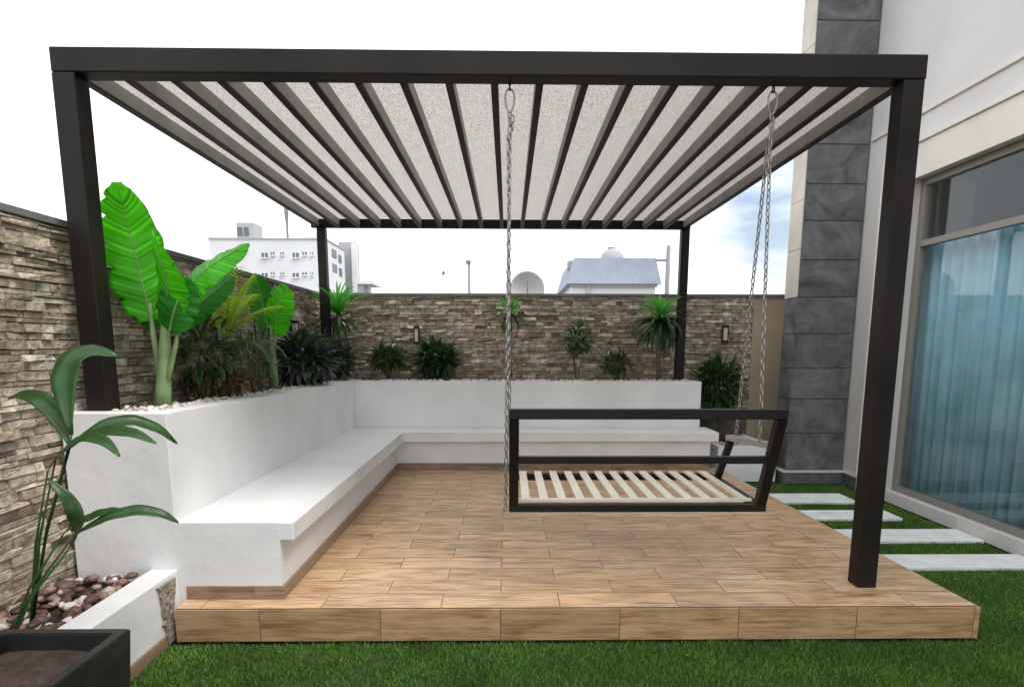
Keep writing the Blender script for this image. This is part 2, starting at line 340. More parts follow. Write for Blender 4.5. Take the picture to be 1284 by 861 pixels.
SL = [(3.546, 3.79, 2.05, 3.36), (4.066, 4.344, 2.05, 3.36), (4.618, 4.874, 2.02, 3.14), (5.135, 5.451, 2.02, 3.08)]
def inslab(x, y):
    k = np.zeros(len(x), bool)
    for (a, c, l, r) in SL: k |= (y > a-.004) & (y < c+.004) & (x < r+.004)
    return ~k & (x > 2.225-(y-2.66)*.034)
g = blades([(-1.6, 3.3, 2.0, 2.645, 26000, .030, .0034, None), (-2.0, 3.3, .2, 2.0, 3000, .03, .006, None),
            (2.08, 3.355, 2.645, 5.93, 14000, .026, .004, inslab)])
g['label'] = 'short green artificial turf around the tiled terrace and white slabs'
g['category'] = 'grass'

for i, (y0, y1, x0, x1) in enumerate(SL):
    b = bmesh.new(); box(b, (x0+.0+.23-(y0-2.66)*.034*1.0 if False else 2.235-(y0-2.66)*.034, y0, GZ-.010), (x1, y1, GZ+.016), .006)
    o = link('stepping_slab', b, M['slab'])
    lab = ['white stepping slab nearest the camera, beside the terrace corner', 'second white stepping slab from the camera, reaching the window wall',
           'third white stepping slab from the camera, with a short right end', 'farthest white stepping slab, in front of the dark stone column'][i]
    tag(o, lab, 'paving slab', 'white stepping slabs set in the turf')

# ------------------------------------------------------------------ built-in bench and raised planter
bench = empty('bench_planter', (-1.5, 2.77, 0), 'white plastered L-shaped built-in bench joined to a raised planter along two walls', 'bench')
EY = 2.77; IX = -1.56; BY = 6.15
def topz(x, y): return .892-.052*min(1, max(0, (y-EY)/(BY-EY)))
b = bmesh.new()
# left seat back with the end wall, and the back seat back, as one L-shaped wall
poly = [(-2.04, EY), (IX, EY), (IX+.012, BY), (1.97, BY), (1.97, 6.84), (1.87, 6.84), (1.87, BY+.11), (IX-.10, BY+.11), (IX-.11, EY+.11), (-2.04, EY+.11)]
prism(b, poly, GZ, topz, .005)
link('backrest', b, M['plaster'], bench)
b = bmesh.new()
ST = .376; NX = -1.010; NY = 5.75
prism(b, [(IX+.002, EY+.001), (NX, EY+.001), (NX, NY), (2.035, NY), (2.035, BY-.002), (IX+.002, BY-.002)], ST-.088, ST, .006)
link('seat', b, M['plaster'], bench)
RX = -1.077; RY = 5.825
b = bmesh.new()
prism(b, [(IX-.02, EY-.0005), (RX, EY-.0005), (RX, RY), (1.98, RY), (1.98, BY-.002), (IX-.02, BY-.002)], GZ, ST-.0015)
link('base', b, M['plaster'], bench)
b = bmesh.new()
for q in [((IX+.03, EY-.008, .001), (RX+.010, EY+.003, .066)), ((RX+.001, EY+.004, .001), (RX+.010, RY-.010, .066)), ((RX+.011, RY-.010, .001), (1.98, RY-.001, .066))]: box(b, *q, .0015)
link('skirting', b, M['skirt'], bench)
def bumpy_sheet(x0, x1, y0, y1, z, amp, step=.03):
    b = bmesh.new(); nx = max(2, int((x1-x0)/step)); ny = max(2, int((y1-y0)/step)); g = []
    for j in range(ny+1):
        row = []
        for i in range(nx+1):
            x = x0+(x1-x0)*i/nx; y = y0+(y1-y0)*j/ny
            row.append(b.verts.new((x, y, (z(x, y) if callable(z) else z)+amp*(noise.noise(Vector((x*7, y*7, 3)))+.5*noise.noise(Vector((x*23, y*23, 9)))))))
        g.append(row)
    for j in range(ny):
        for i in range(nx): b.faces.new((g[j][i], g[j][i+1], g[j+1][i+1], g[j+1][i]))
    return b
SOIL = .815
lsoil = lambda x, y: topz(x, y)-.030-.05*max(0, (x+2.04))*0-.02*min(1, max(0, (IX-.2-x)*3))
b = bumpy_sheet(-2.04, IX-.105, EY+.11, 6.84, lsoil, .012)
link('soil', b, M['soil'], bench, True)
b = bumpy_sheet(IX-.105, 1.872, BY+.11, 6.84, SOIL-.002, .012)
link('soil', b, M['soil'], bench, True)

def pebbles(name, spots, m, smin, smax):
    b = bmesh.new()
    for (x, y, z) in spots:
        s = random.uniform(smin, smax); r = bmesh.ops.create_icosphere(b, subdivisions=1 if smax < .03 else 2, radius=s)
        Mx = Matrix.Translation((x, y, z+s*.35)) @ Matrix.Rotation(random.uniform(0, 6), 4, 'Z') @ Matrix.Rotation(random.uniform(-.5, .5), 4, 'X') @ Matrix.Diagonal((1, random.uniform(.6, .9), random.uniform(.45, .75), 1))
        ph = random.random()*50
        for v in r['verts']: v.co *= 1+.18*noise.noise(v.co/s*1.2+Vector((ph, 0, 0)))
        bmesh.ops.transform(b, matrix=Mx, verts=r['verts'])
    return link(name, b, m, None, True)
sp = []
for i in range(1500):
    y = random.uniform(EY+.14, 6.3); sp.append((IX-.12-abs(random.gauss(0, .06)), y, topz(0, y)-.026+random.random()*.022))
for i in range(900):
    x = random.uniform(IX-.1, 1.85); sp.append((x, BY+.125+abs(random.gauss(0, .05)), SOIL+.004+random.random()*.02))
for i in range(150):
    sp.append((random.uniform(-2.0, IX-.1), EY+.125+abs(random.gauss(0, .06)), .892-.026+random.random()*.022))
tag(pebbles('pebbles', sp, M['pebble'], .009, .022), 'small white pebbles strewn along the rim of the raised planter', 'pebbles', kind='stuff')

# low planter in the left foreground
lp = empty('low_planter', (-1.62, 2.0, GZ), 'low white plastered planter box with chipped base at the left end of the terrace', 'planter')
b = bmesh.new(); prism(b, [(-1.69, 1.0), (-1.565, 1.0), (-1.565, EY-.002), (-1.69, EY-.002)], GZ+.05, .15, .004); link('wall', b, M['plaster'], lp)
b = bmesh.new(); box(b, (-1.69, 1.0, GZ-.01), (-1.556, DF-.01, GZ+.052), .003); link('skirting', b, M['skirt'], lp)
b = bmesh.new(); lo_, hi_ = [], []
for i in range(15):               # ragged strip of broken plaster where the planter meets the step
    z = GZ+.012+(.118-GZ)*i/14; wd_ = .030+.028*noise.noise(Vector((i*.9, 2, 0)))+.030*(i/14)
    lo_.append((DF-.012-wd_*.9, z)); hi_.append((DF+.02+.075*max(0, i/14-.45)+.01*noise.noise(Vector((i*.7, 9, 0))), z))
pl = lo_+hi_[::-1]; va = [b.verts.new((-1.5638, y, z)) for y, z in pl]; vb = [b.verts.new((-1.549, y+.004*noise.noise(Vector((y*60, z*60, 0))), z)) for y, z in pl]
nn_ = len(pl); b.faces.new(va[::-1]); b.faces.new(vb)
for k in range(nn_): b.faces.new((va[k], va[(k+1) % nn_], vb[(k+1) % nn_], vb[k]))
link('mortar_patch', b, M['rawmortar'], lp)
link('soil', bumpy_sheet(-2.04, -1.69, 1.0, EY-.002, .085, .02), M['soil'], lp, True)
sp = [(random.uniform(-2.03, -1.71), random.uniform(1.0, EY-.03), .10+random.random()*.035) for i in range(420)]
tag(pebbles('pebbles', sp, M['redpebble'], .015, .034), 'dark red and white pebbles heaped in the low planter at the left', 'pebbles', kind='stuff')

# low planter behind the swing, right of the bench
rp = empty('low_planter', (2.4, 6.0, GZ), 'low white planter box between the bench end and the dark column', 'planter')
b = bmesh.new()
for q in [((2.12, 6.0, GZ), (2.72, 6.07, .20)), ((2.65, 6.071, GZ), (2.72, 6.84, .20)), ((2.12, 6.071, GZ), (2.19, 6.84, .20))]: box(b, *q, .004)
link('wall', b, M['plaster'], rp); link('soil', bumpy_sheet(2.19, 2.65, 6.07, 6.84, .16, .01), M['soil'], rp, True)
sp = [(random.uniform(2.2, 2.64), random.uniform(6.08, 6.3), .17+random.random()*.03) for i in range(160)]
tag(pebbles('pebbles', sp, M['pebble'], .010, .022), 'white pebbles in the low planter box right of the bench', 'pebbles', kind='stuff')

# ------------------------------------------------------------------ stone-clad boundary walls
WT = 1.765
def ledge(name, wall, axis, face, a0, a1, z0, z1, sign):
    """stacked ledge stones covering the wall between a0..a1; sign = direction the face looks"""
    b = bmesh.new(); z = z0
    while z < z1-.006:
        h = min(random.choice((.02, .024, .03, .036, .042)), z1-z); a = a0-random.random()*.1
        while a < a1:
            l = random.uniform(.05, .20)*(1.3 if h < .028 else .85); e = min(a+l, a1); s = max(a, a0)
            if e-s > .015:
                d = random.uniform(.008, .036); g = .0022
                lo, hi = sorted((face, face+sign*d))
                if axis == 'x': v = box(b, (s+g, lo, z+g), (e-g, hi, z+h-g))
                else: v = box(b, (lo, s+g, z+g), (hi, e-g, z+h-g))
                for q in v:      # rough split faces
                    dd = q.co[1 if axis == 'x' else 0]-face
                    if abs(dd) > .003:
                        q.co[1 if axis == 'x' else 0] += sign*random.uniform(-.008, .008)
                        q.co[2] += random.uniform(-.003, .003)
            a += l
        z += h
    return link(name, b, M['stone'], wall)
wb = empty('boundary_wall', (0, 6.9, GZ), 'low brown stacked-stone boundary wall behind the rear bench, with grey coping', 'wall')
b = bmesh.new(); box(b, (-2.25, 6.89, GZ), (2.74, 7.05, WT-.03)); link('core', b, M['mortar'], wb)
b = bmesh.new(); box(b, (2.741, 6.87, GZ), (3.30, 7.05, WT-.03)); link('plain_section', b, M['beigewall'], wb)
b = bmesh.new(); box(b, (-2.25, 6.845, WT-.03), (3.30, 7.07, WT+.002), .003); link('coping', b, M['coping'], wb)
ledge('stone_cladding', wb, 'x', 6.891, -2.07, 2.74, .5, WT-.031, -1)
wl = empty('boundary_wall', (-2.1, 3.5, GZ), 'brown stacked-stone boundary wall running toward the camera along the left side', 'wall')
b = bmesh.new(); box(b, (-2.25, -1.5, GZ), (-2.085, 6.888, WT-.03)); link('core', b, M['mortar'], wl)
b = bmesh.new(); box(b, (-2.27, -1.5, WT-.03), (-2.045, 6.844, WT+.002), .003); link('coping', b, M['coping'], wl)
ledge('stone_cladding', wl, 'y', -2.086, -1.5, 6.89, 0.05, WT-.031, 1)

# wall lamps
def wall_lamp(loc, rz, label):
    r = empty('wall_lamp', loc, label, 'wall lamp', 'slim black wall lamps on the stone walls', rz)
    def P(name, lo, hi, m, par, bev=.003):
        b = bmesh.new(); box(b, lo, hi, bev); o = link(name, b, m); o.parent = par; return o
    P('back_plate', (-.03, -.016, -.10), (.03, 0, .10), M['lamp'], r)
    P('housing', (-.026, -.07, -.10), (.026, -.0165, -.07), M['lamp'], r)
    P('cap', (-.026, -.07, .07), (.026, -.0165, .10), M['lamp'], r)
    P('diffuser', (-.018, -.060, -.0695), (.018, -.0165, .0695), M['lampglass'], r)
    P('side_bar', (.019, -.066, -.0695), (.026, -.0165, .0695), M['lamp'], r, .001)
wall_lamp((-1.01, 6.852, 1.31), 0, 'slim black wall lamp with pale diffuser on the rear stone wall, left half')
wall_lamp((2.42, 6.852, 1.33), 0, 'slim black wall lamp at the right end of the rear stone wall')
wall_lamp((-2.048, 5.84, 1.33), R_(90), 'slim black wall lamp on the left stone wall near the corner')
wall_lamp((-2.048, 4.35, 1.30), R_(90), 'black wall lamp on the left stone wall behind the dark bush by the banana plant')

# ------------------------------------------------------------------ building on the right
bld = empty('house_facade', (3.4, 4.5, GZ), 'two-storey off-white house wall with tall curtained window and dark slate corner column', 'building')
# slate column: blocks course by course on front and left faces
CY0, CY1, CX0, CX1 = 5.93, 6.30, 2.785, 3.355
b = bmesh.new(); box(b, (CX0+.012, CY0+.012, GZ), (CX1, 6.199, 6.6)); col = link('column', b, M['mortar'], bld)
b = bmesh.new(); z = -.03; k = 0
hs = [.375, .34, .30, .33, .35, .345, .36, .33, .35, .36, .34, .35, .35, .36, .34, .35, .35, .35, .35]
for h in hs:
    if z > 6.5: break
    xm = CX0+.001
    cuts = [CX0, CX1]
    for x0, x1 in zip(cuts, cuts[1:]):
        box(b, (x0+.002, CY0-random.random()*.004, z+.003), (x1-.002, CY0+.012, z+h-.003), .003)
    if z+h < 1.72: box(b, (CX0-random.random()*.004, CY0+.014, z+.003), (CX0+.012, 6.20, z+h-.003), .003); ztop = z+h
    z += h
link('slate_cladding', b, M['slate'], bld)
b = bmesh.new(); z = ztop
while z < 6.5:
    box(b, (CX0-.006, CY0+.004, z+.002), (CX0+.012, 6.20, z+.448), .002); z += .45
link('limestone_cladding', b, M['beigestone'], bld)
b = bmesh.new()
box(b, (CX0-.03, CY0-.035, GZ), (CX1, 6.2, -.05), .004); link('plinth', b, M['slate'], bld)
b = bmesh.new()
box(b, (CX0-.045, CY0-.05, -.048), (CX1-.02, 6.2, -.030), .003); box(b, (CX1-.019, 5.62, -.048), (CX1+.02, CY0+.002, -.03), .002); link('ledge', b, M['trim'], bld)
# facade wall toward the camera, with a window opening
FX = 3.37; WY0, WY1, WZ0, WZ1 = 2.2, 5.26, -.07, 2.57
b = bmesh.new()
box(b, (FX, WY1, GZ), (FX+.135, 6.86, 6.6)); box(b, (FX, WY0, WZ1), (FX+.3, WY1-.0005, 6.6)); box(b, (FX, WY0, GZ), (FX+.3, WY1-.0005, WZ0)); box(b, (FX, -2, GZ), (FX+.3, WY0-.0005, 6.6))
link('wall', b, M['facade'], bld)
b = bmesh.new(); box(b, (FX-.012, 5.64, GZ), (FX-.001, CY0-.036, -.05), .002); link('skirting', b, M['slate'], bld)
b = bmesh.new()
for q in [((FX-.03, WY1-.02, -.02), (FX-.001, 5.60, 2.83)), ((FX-.03, WY0-.2, WZ1-.01), (FX-.001, WY1-.021, 2.83)), ((FX-.05, WY0-.25, 2.831), (FX-.001, 5.63, 2.87)), ((FX-.045, WY1-.02, GZ), (FX-.001, 5.62, -.021))]: box(b, *q, .004)
link('window_surround', b, M['trim'], bld)
b = bmesh.new(); box(b, (FX-.055, 5.601, -.02), (FX-.001, 5.625, 2.83), .003); box(b, (FX-.02, 0, 3.06), (FX-.001, 5.90, 3.09), .003); link('moulding', b, M['trim'], bld)
win = None
b = bmesh.new(); fx = FX+.07
for q in [((fx, WY0, WZ0+.001), (fx+.06, WY0+.05, WZ1)), ((fx, WY1-.06, WZ0+.001), (fx+.06, WY1-.0005, WZ1-.001)), ((fx, WY0+.051, WZ1-.06), (fx+.06, WY1-.061, WZ1-.001)), ((fx, WY0+.051, WZ0+.001), (fx+.06, WY1-.061, WZ0+.05)),
          ((fx, WY0+.051, 2.02), (fx+.06, WY1-.061, 2.07)), ((fx, 3.62, WZ0+.051), (fx+.06, 3.68, 2.019)), ((fx, 3.62, 2.071), (fx+.06, 3.68, WZ1-.061))]: box(b, *q, .003)
win = link('window', b, M['frame'], bld)
b = bmesh.new(); box(b, (fx+.028, WY0+.04, WZ0+.04), (fx+.034, WY1-.05, WZ1-.05)); link('pane', b, M['glass'], win)
b = bmesh.new(); n = 260; pv = None
for i in range(n+1):
    y = WY0+.06+(WY1+.45-WY0-.06)*i/n; x = fx+.145+.030*math.sin(i*.62+1.2*math.sin(i*.09))+.01*math.sin(i*1.7)
    q = (b.verts.new((x, y, WZ0+.02)), b.verts.new((x-.01, y, 2.05)), b.verts.new((x, y, 2.05)), b.verts.new((x+.006, y, WZ0+.02)))
    q = q[:2]
    if pv: b.faces.new((pv[0], q[0], q[1], pv[1]))
    pv = q
cu = link('curtain', b, M['curtain'], win, True); md = cu.modifiers.new('thickness', 'SOLIDIFY'); md.thickness = .004
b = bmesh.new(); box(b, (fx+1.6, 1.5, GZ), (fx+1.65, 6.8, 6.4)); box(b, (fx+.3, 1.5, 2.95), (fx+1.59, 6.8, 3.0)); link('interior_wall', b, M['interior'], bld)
b = bmesh.new(); box(b, (FX+.301, -2, 6.3), (FX+1.8, 6.86, 6.6)); box(b, (FX+.301, 6.8, GZ), (FX+1.8, 6.86, 6.299)); link('roof_slab', b, M['facade'], bld)

# ------------------------------------------------------------------ pergola
pg = empty('pergola', (0, 2.9, 0), 'dark brown steel pergola with close-set rafters under a pale speckled roof sheet', 'pergola')
PZ0, PZ1 = 2.37, 2.472; PX0, PX1 = -1.985, 1.855; PYF, PYB = 2.87, 6.44
b = bmesh.new(); bar(b, (PX0, PYF+.05, (PZ0+PZ1)/2), (PX1, PYF+.05, (PZ0+PZ1)/2), .1, PZ1-PZ0, (0, 1, 0)); link('front_beam', b, M['metal'], pg)
b = bmesh.new(); bar(b, (PX0, PYB-.03, (PZ0+PZ1)/2-.008), (PX1, PYB-.03, (PZ0+PZ1)/2-.008), .06, .085, (0, 1, 0)); link('back_beam', b, M['metal'], pg)
for (x, y, zb, w) in ((PX0+.05, PYF+.05, SOIL-.1, .1), (PX1-.0505, PYF+.05, 0, .095), (-1.885, PYB-.03, SOIL-.1, .085), (PX1-.05, PYB-.03, SOIL-.1, .085)):
    b = bmesh.new(); bar(b, (x, y, zb), (x, y, PZ0-.0005 if y > 4 else PZ0-.0005), w, w); link('post', b, M['metal'], pg)
b = bmesh.new(); bar(b, (PX1-.055, PYF+.05, 0), (PX1-.055, PYF+.05, .006), .16, .16)
for dx in (-.06, .06):
    for dy in (-.06, .06): tube(b, [(PX1-.055+dx, PYF+.05+dy, .005), (PX1-.055+dx, PYF+.05+dy, .016)], .007, 6)
b.free()
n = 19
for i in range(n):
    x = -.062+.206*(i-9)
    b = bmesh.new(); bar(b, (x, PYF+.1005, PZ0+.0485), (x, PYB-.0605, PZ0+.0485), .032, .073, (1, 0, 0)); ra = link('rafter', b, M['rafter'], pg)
    b = bmesh.new(); bar(b, (x, PYF+.1005, PZ0+.006), (x, PYB-.0605, PZ0+.006), .034, .0115, (1, 0, 0)); link('shade_strip', b, M['metal'], ra)  # added dark strip standing in for shade on the rafter underside
b = bmesh.new(); box(b, (PX0+.002, PYF+.101, PZ0+.0856), (PX1-.002, PYB-.061, PZ0+.0896)); link('roof_sheet', b, M['sheet'], pg)

# ------------------------------------------------------------------ porch swing on chains
sw = empty('porch_swing', (.64, 3.1, .4), 'dark metal porch swing with cream slatted seat hanging on two pairs of chains', 'swing')
SX0, SX1 = .028, 1.262
BN, TN = Vector((0, 2.935, .402)), Vector((0, 2.765, .890))     # bottom and top of the leaning back
def P3(x, p): return (x, p.y, p.z)
b = bmesh.new(); w = .046
bar(b, P3(SX0-.023, TN), P3(SX1+.023, TN), w, w, (0, 1, 0)); link('top_rail', b, M['metal'], sw)
b = bmesh.new(); mid = BN.lerp(TN, .53); bar(b, P3(SX0+.022, mid), P3(SX1-.022, mid), .034, .034, (0, 1, 0)); link('middle_rail', b, M['metal'], sw)
b = bmesh.new(); bar(b, P3(SX0-.023, BN), P3(SX1+.023, BN), w, .036, (0, 1, 0)); link('bottom_rail', b, M['metal'], sw)
for x in (SX0, SX1):
    b = bmesh.new(); bar(b, P3(x, BN+Vector((0, 0, .018))), P3(x, TN-Vector((0, 0, .022))), w, w, (1, 0, 0)); link('back_post', b, M['metal'], sw)
SYF = 3.66
b = bmesh.new()
bar(b, (SX0, SYF, .402), (SX1, SYF, .402), .04, .04, (0, 1, 0))
for x in (SX0, SX1): bar(b, (x, BN.y+.024, .402), (x, SYF-.02, .402), .036, .036, (1, 0, 0))
link('seat_frame', b, M['metal'], sw)
AZ = .69
for x in (SX0, SX1):
    pa = BN.lerp(TN, (AZ-BN.z)/(TN.z-BN.z)+.08)
    b = bmesh.new(); bar(b, (x, pa.y+.026, pa.z), (x, 3.40, AZ-.005), .044, .03, (1, 0, 0)); arm = link('armrest', b, M['rafter'], sw)
    b = bmesh.new(); bar(b, (x, 3.375, AZ-.022), (x, 3.55, .424), .034, .034, (1, 0, 0)); link('arm_post', b, M['metal'], sw)
b = bmesh.new(); ns = 13
for i in range(ns):
    x = SX0+.062+(SX1-SX0-.125)*i/(ns-1)
    bar(b, (x, BN.y+.055, .430), (x, SYF+.005, .430), .044, .012, (1, 0, 0))
bar(b, (SX0+.03, BN.y+.040, .431), (SX1-.03, BN.y+.040, .431), .026, .014, (0, 1, 0))
link('seat', b, M['slat'], sw)

def link_mesh(bm, c, t, roll, L_=.037, Wd=.0235, r=.0037):
    t = Vector(t).normalized(); u = Vector((0, 1, 0)) if abs(t.y) < .7 else Vector((1, 0, 0))
    a = t.cross(u).normalized(); e = a.cross(t)
    s = a*math.cos(roll)+e*math.sin(roll); nn = t.cross(s)
    pts = []; hl = (L_-Wd)/2; rr = Wd/2-r
    for k in range(12):
        an = k*math.pi*2/12; cc = math.cos(an); ss = math.sin(an)
        pts.append((s*(rr*cc)+t*(rr*ss+(hl if ss > 0.01 else -hl if ss < -.01 else 0)), s*cc+t*ss))
    rings = []
    for p, o in pts:
        o = o.normalized(); rings.append([bm.verts.new(Vector(c)+p+o*(r*math.cos(q*math.pi/2.5))+nn*(r*math.sin(q*math.pi/2.5))) for q in range(5)])
    for k in range(12):
        r0, r1 = rings[k], rings[(k+1) % 12]
        for q in range(5): bm.faces.new((r0[q], r0[(q+1) % 5], r1[(q+1) % 5], r1[q]))
def chain(bm, a, b_, sag=0):
    a, b_ = Vector(a), Vector(b_); n = max(1, round((b_-a).length/.0300)); 
    for i in range(n):
        f = (i+.5)/n; p = a.lerp(b_, f)-Vector((0, 0, sag*math.sin(math.pi*f)))
        link_mesh(bm, p, b_-a, (i % 2)*math.pi/2+.5+random.uniform(-.15, .15))
def carabiner(bm, top, sz=.1):
    x, y, z = top; pts = []
    for k in range(21):
        an = math.pi*2*k/20; w_ = .020*(1+.25*math.cos(an)) ; pts.append((x+w_*math.sin(an), y+.002*math.sin(an*2), z-sz/2+sz/2*math.cos(an)))
    tube(bm, pts, .0042, 6, False)
HY = PYF+.075
for x, nm in ((.008, 'l'), (1.205, 'r')):
    hb = bmesh.new(); # eye bolt below the beam
    tube(hb, [(x, HY, PZ0+.0), (x, HY, PZ0-.012)], .006, 8)
    for s in (0,):
        pts = [(x, HY+.012*math.sin(a*math.pi/5), PZ0-.022+.012*math.cos(a*math.pi/5)) for a in range(11)]; tube(hb, pts, .0035, 6, False)
    hk = link('hook', hb, M['metal'], sw, True)
    cb = bmesh.new(); carabiner(cb, (x, HY, PZ0-.026)); link('carabiner', cb, M['chain'], hk, True)
    top = Vector((x, HY, PZ0-.122))
    kb = Vector((x, HY, PZ0-.215))
    c1 = bmesh.new(); xa = SX0-.028 if nm == 'l' else SX1-.01
    near = (-.012, BN.y-.03, BN.z-.01) if nm == 'l' else (SX1-.035, 2.90, .742)
    chain(c1, top, kb); chain(c1, top+Vector((.012, .008, -.01)), kb+Vector((.010, .01, .01))); chain(c1, kb, near)
    link('chain', c1, M['chain'], sw, True)
    c2 = bmesh.new(); far = (SX0-.02 if nm == 'l' else SX1-.004, 3.29, AZ+.022)
    chain(c2, kb+Vector((-.004, .008, 0)), far); link('chain', c2, M['chain'], sw, True)

# ------------------------------------------------------------------ black pot, bottom left
pot = empty('square_pot', (-1.35, 1.57, GZ), 'black square planter pot on the turf in the left foreground', 'plant pot')
b = bmesh.new(); x0, x1, y0, y1, zt = -1.55, -1.155, 1.36, 1.765, .342
lo = [(x0+.04, y0+.04), (x1-.03, y0+.04), (x1-.03, y1-.03), (x0+.04, y1-.03)]; up = [(x0, y0), (x1, y0), (x1, y1), (x0, y1)]
t_ = .035; inn = [(x0+t_, y0+t_), (x1-t_, y0+t_), (x1-t_, y1-t_), (x0+t_, y1-t_)]
r0 = [b.verts.new((*p, GZ-.005)) for p in lo]; r1 = [b.verts.new((*p, zt)) for p in up]; r2 = [b.verts.new((*p, zt)) for p in inn]; r3 = [b.verts.new((*p, zt-.08)) for p in inn]
b.faces.new(r0[::-1]); b.faces.new(r3)
for a_, c_ in ((r0, r1), (r1, r2), (r2, r3)):
    for k in range(4): b.faces.new((a_[k], a_[(k+1) % 4], c_[(k+1) % 4], c_[k]))
bmesh.ops.bevel(b, geom=[e for e in b.edges], offset=.004, segments=2, affect='EDGES')
link('body', b, M['pot'], pot)
link('soil', bumpy_sheet(x0+t_, x1-t_, y0+t_, y1-t_, zt-.055, .012), M['soil'], pot, True)

# ------------------------------------------------------------------ plants
def leaf_surf(b, p0, dirv, length, width, droop, nseg=10, nw=4, fold=.25, ripple=0, profile=None, up=Vector((0, 0, 1)), twist=0):
    """one blade: the midrib leaves p0 along dirv and bends down by droop (radians)"""
    d = Vector(dirv).normalized(); side = d.cross(up)
    if side.length < .05: side = Vector((1, 0, 0))
    side.normalize(); p = Vector(p0); rows = []; ph = random.random()*6
    if twist: side = Matrix.Rotation(twist, 3, d) @ side
    prof = profile or (lambda s: math.sin(math.pi*min(1, s*.93+.07))**.8)
    for i in range(nseg+1):
        s = i/nseg; w = width*prof(s); nrm = side.cross(d).normalized(); row = []
        for j in range(-nw, nw+1):
            q = j/nw; z = fold*abs(q)*w*.5+ripple*w*math.sin(s*22+ph+q*2)*abs(q)
            row.append(b.verts.new(p+side*(q*w*.5)+nrm*z))
        rows.append(row)
        step = length/nseg; ax = side
        d = (Matrix.Rotation(-droop/nseg*(.4+1.2*s), 3, ax) @ d).normalized(); p = p+d*step
    for r0, r1 in zip(rows, rows[1:]):
        for k in range(len(r0)-1):
            try: b.faces.new((r0[k], r0[k+1], r1[k+1], r1[k]))
            except ValueError: pass
def rosette(b, c, n, length, width, el=(.2, 1.3), droop=1.2, jitter=.25, nseg=7, prof=None, nw=1):
    for i in range(n):
        az = i*2.399+random.uniform(-.3, .3); f = (i+.5)/n; e = el[1]+(el[0]-el[1])*f+random.uniform(-jitter, jitter)*.5
        d = Vector((math.cos(az)*math.cos(e), math.sin(az)*math.cos(e), math.sin(e)))
        l = length*random.uniform(.75, 1.15)
        leaf_surf(b, Vector(c)+d*.01+Vector((0, 0, random.uniform(-.03, .03))), d, l, width*random.uniform(.8, 1.2), droop*random.uniform(.6, 1.3), nseg, nw, .5, 0,
                  prof or (lambda s: (1-s)**.6*(.45+.55*min(1, s*6))))
def frond(b, p0, d, length, droop, leaflet, w, n=22):
    """pinnate frond: a rib with leaflets on both sides"""
    d = Vector(d).normalized(); side = d.cross(Vector((0, 0, 1))).normalized(); p = Vector(p0); pts = [p.copy()]
    for i in range(n):
        s = i/n; d = (Matrix.Rotation(-droop/n*(.4+1.2*s), 3, side) @ d).normalized(); p = p+d*(length/n); pts.append(p.copy())
        if s > .12:
            L_ = leaflet*math.sin(math.pi*(s*.85+.12))**.6
            for sg in (-1, 1):
                dd = (d*.65+side*sg+Vector((0, 0, .25))).normalized()
                leaf_surf(b, p, dd, L_*random.uniform(.85, 1.1), w, .9, 3, 1, .4, 0, lambda t: (1-t)**.7*(.5+.5*min(1, t*5)))
    tube(b, pts, [.006*(1-i/len(pts)*.7) for i in range(len(pts))], 5)
def clump(b, c, r, n, ln, w, droop=.8):
    """leafy mass: leaves scattered through an uneven ellipsoid, pointing outward"""
    for i in range(n):
        u = Vector((random.gauss(0, 1), random.gauss(0, 1), random.gauss(0, 1))).normalized()
        k = random.uniform(.25, 1)**.6*(1+.35*noise.noise(u*1.7+Vector(c)*3)); p = Vector(c)+Vector((u.x*r[0], u.y*r[1], u.z*r[2]))*k
        d = (u+Vector((random.gauss(0, .4), random.gauss(0, .4), random.gauss(.3, .4)))).normalized()
        leaf_surf(b, p, d, ln*random.uniform(.6, 1.3), w*random.uniform(.7, 1.3), droop*random.uniform(.3, 1.5), 4, 1, .4, 0)
def stems(b, base, tips, r=.006):
    for t in tips:
        m_ = (Vector(base)+Vector(t))/2+Vector((random.uniform(-.02, .02), random.uniform(-.02, .02), .02)); tube(b, [base, m_, t], [r, r*.8, r*.5], 6)
def plant(name, base, label, cat='plant', group=None): return empty(name, base, label, cat, group)

